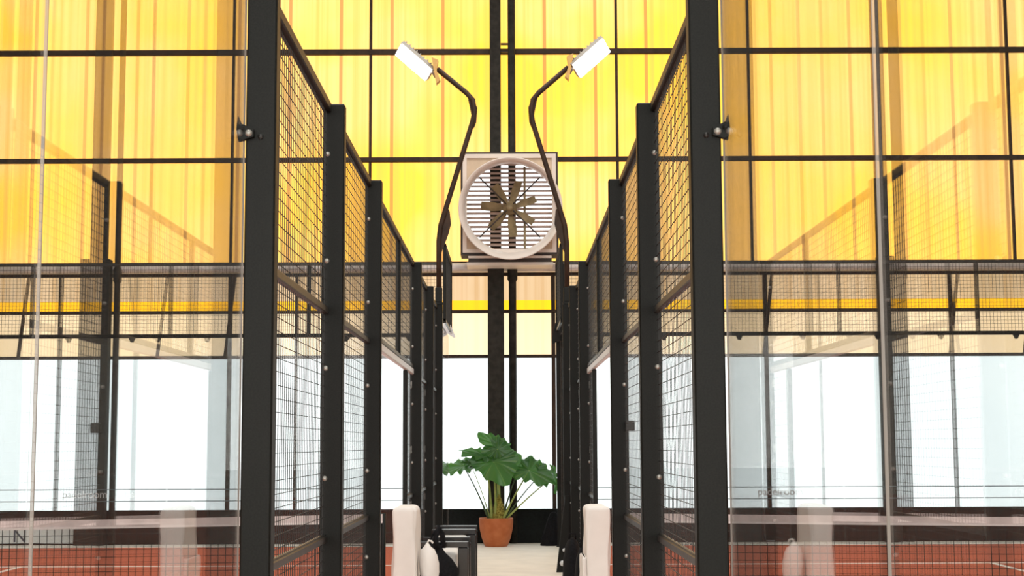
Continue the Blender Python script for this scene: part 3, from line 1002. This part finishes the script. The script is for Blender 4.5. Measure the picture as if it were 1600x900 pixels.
bg = thing('handbag', 'slouching black shoulder bag hung on the nearer lounge chair', 'bag', (-0.60, 12.22, 0.36))
vs = []; n_ = 24; prof = [(0.13, 0.0), (0.145, 0.03), (0.140, 0.10), (0.115, 0.17), (0.08, 0.225), (0.055, 0.265), (0.045, 0.285)]
mb = MB()
for j, (r, z) in enumerate(prof):
    for k in range(n_):
        a = 2 * math.pi * k / n_
        w_ = 1 + 0.06 * math.sin(4 * a + j)
        vs.append((r * w_ * math.cos(a) + 0.02 * math.sin(j), 0.55 * r * w_ * math.sin(a), z))
fs = [(j * n_ + k, j * n_ + (k + 1) % n_, (j + 1) * n_ + (k + 1) % n_, (j + 1) * n_ + k) for j in range(len(prof) - 1) for k in range(n_)]
fs += [tuple(range(n_))[::-1], tuple((len(prof) - 1) * n_ + k for k in range(n_))]
mb.add(vs, fs, 0, True).build('body', M['bag'], bg)
MB().tube([(-0.10, -0.02, 0.10), (-0.085, -0.03, 0.25), (-0.04, -0.02, 0.38), (0.0, 0.0, 0.42), (0.03, 0.0, 0.36), (0.03, 0.0, 0.26)], 0.010, 8).build('strap', M['bag'], bg)
MB().tube([(0.0, -0.03, 0.26), (-0.02, -0.03, 0.34), (0.01, 0.0, 0.43), (0.035, 0.02, 0.38), (0.045, 0.02, 0.26)], 0.022, 8).build('handle', M['bag'], bg)


# ------------------------------------------------------------------ dark kit on the right
k = thing('base_foot', 'tapering black foot plate with white round caps at the base of the right floodlight post', 'support foot', (0.58, 16.70, GZ))
MB().prism([(-0.075, 0, 0.0), (0.075, 0, 0.0), (0.075, 0, 0.85), (0.03, 0, 0.85)], (0, 0.03, 0)).build('plate', M['black'], k)
for x, z, r in ((-0.005, 0.10, 0.032), (0.015, 0.245, 0.022), ):
    MB().lathe([(0.0, -0.022), (r * 0.6, -0.02), (r, -0.008), (r, 0.0)], (x, 0, z), 20, 'Y').build('cap', M['pale_rail'], k)


def sack(name, label, loc, rx, ry, h, seed):
    t = thing(name, label, 'bag', loc, 'black bags along the right fence')
    rnd = random.Random(seed); ph = rnd.uniform(0, 6)
    prof = [(0.0, 0.0), (0.92, 0.0), (1.0, 0.06), (1.0, 0.35), (0.93, 0.62), (0.75, 0.84), (0.45, 0.96), (0.15, 1.0), (0, 1.0)]
    vs = []; n_ = 28
    for j, (r, z) in enumerate(prof):
        for q in range(n_):
            a = 2 * math.pi * q / n_
            w_ = 1 + 0.06 * math.sin(3 * a + ph + j * 0.5)
            vs.append((rx * r * w_ * math.cos(a), ry * r * w_ * math.sin(a), h * z))
    fs = [(j * n_ + q, j * n_ + (q + 1) % n_, (j + 1) * n_ + (q + 1) % n_, (j + 1) * n_ + q) for j in range(len(prof) - 1) for q in range(n_)]
    MB().add(vs, fs, 0, True).build('body', M['bag'], t)
    MB().tube([(-0.03, -0.02, h * 0.97), (-0.03, -0.02, h * 1.07), (0.03, -0.02, h * 1.07), (0.03, -0.02, h * 0.97)], 0.008, 8).build('handle', M['bag'], t)
    return t


sack('kit_bag', 'upright black bag standing just behind the right covered chair', (0.585, 11.9, GZ), 0.085, 0.17, 0.62, 3)
sack('kit_bag', 'upright black bag by the fence between the covered chair and the right mast', (0.575, 14.0, GZ), 0.09, 0.18, 0.55, 5)
d = thing('draped_stand', 'low black draped stand on the floor right of the terracotta pot', 'stand', (0.55, 21.1, GZ))
vs = []; n_ = 36; prof = [(1.0, 0.0), (0.92, 0.12), (0.74, 0.25), (0.58, 0.36), (0.42, 0.44), (0.2, 0.47), (0, 0.47)]
for j, (r, z) in enumerate(prof):
    for q in range(n_):
        a = 2 * math.pi * q / n_
        w_ = 1 + 0.10 * math.sin(9 * a) * (1 - j / 7)
        vs.append((0.13 * r * w_ * math.cos(a) + 0.12 * z, 0.10 * r * w_ * math.sin(a), z))
fs = [(j * n_ + q, j * n_ + (q + 1) % n_, (j + 1) * n_ + (q + 1) % n_, (j + 1) * n_ + q) for j in range(len(prof) - 1) for q in range(n_)]
MB().add(vs, fs, 0, True).build('cloth', M['bag'], d)
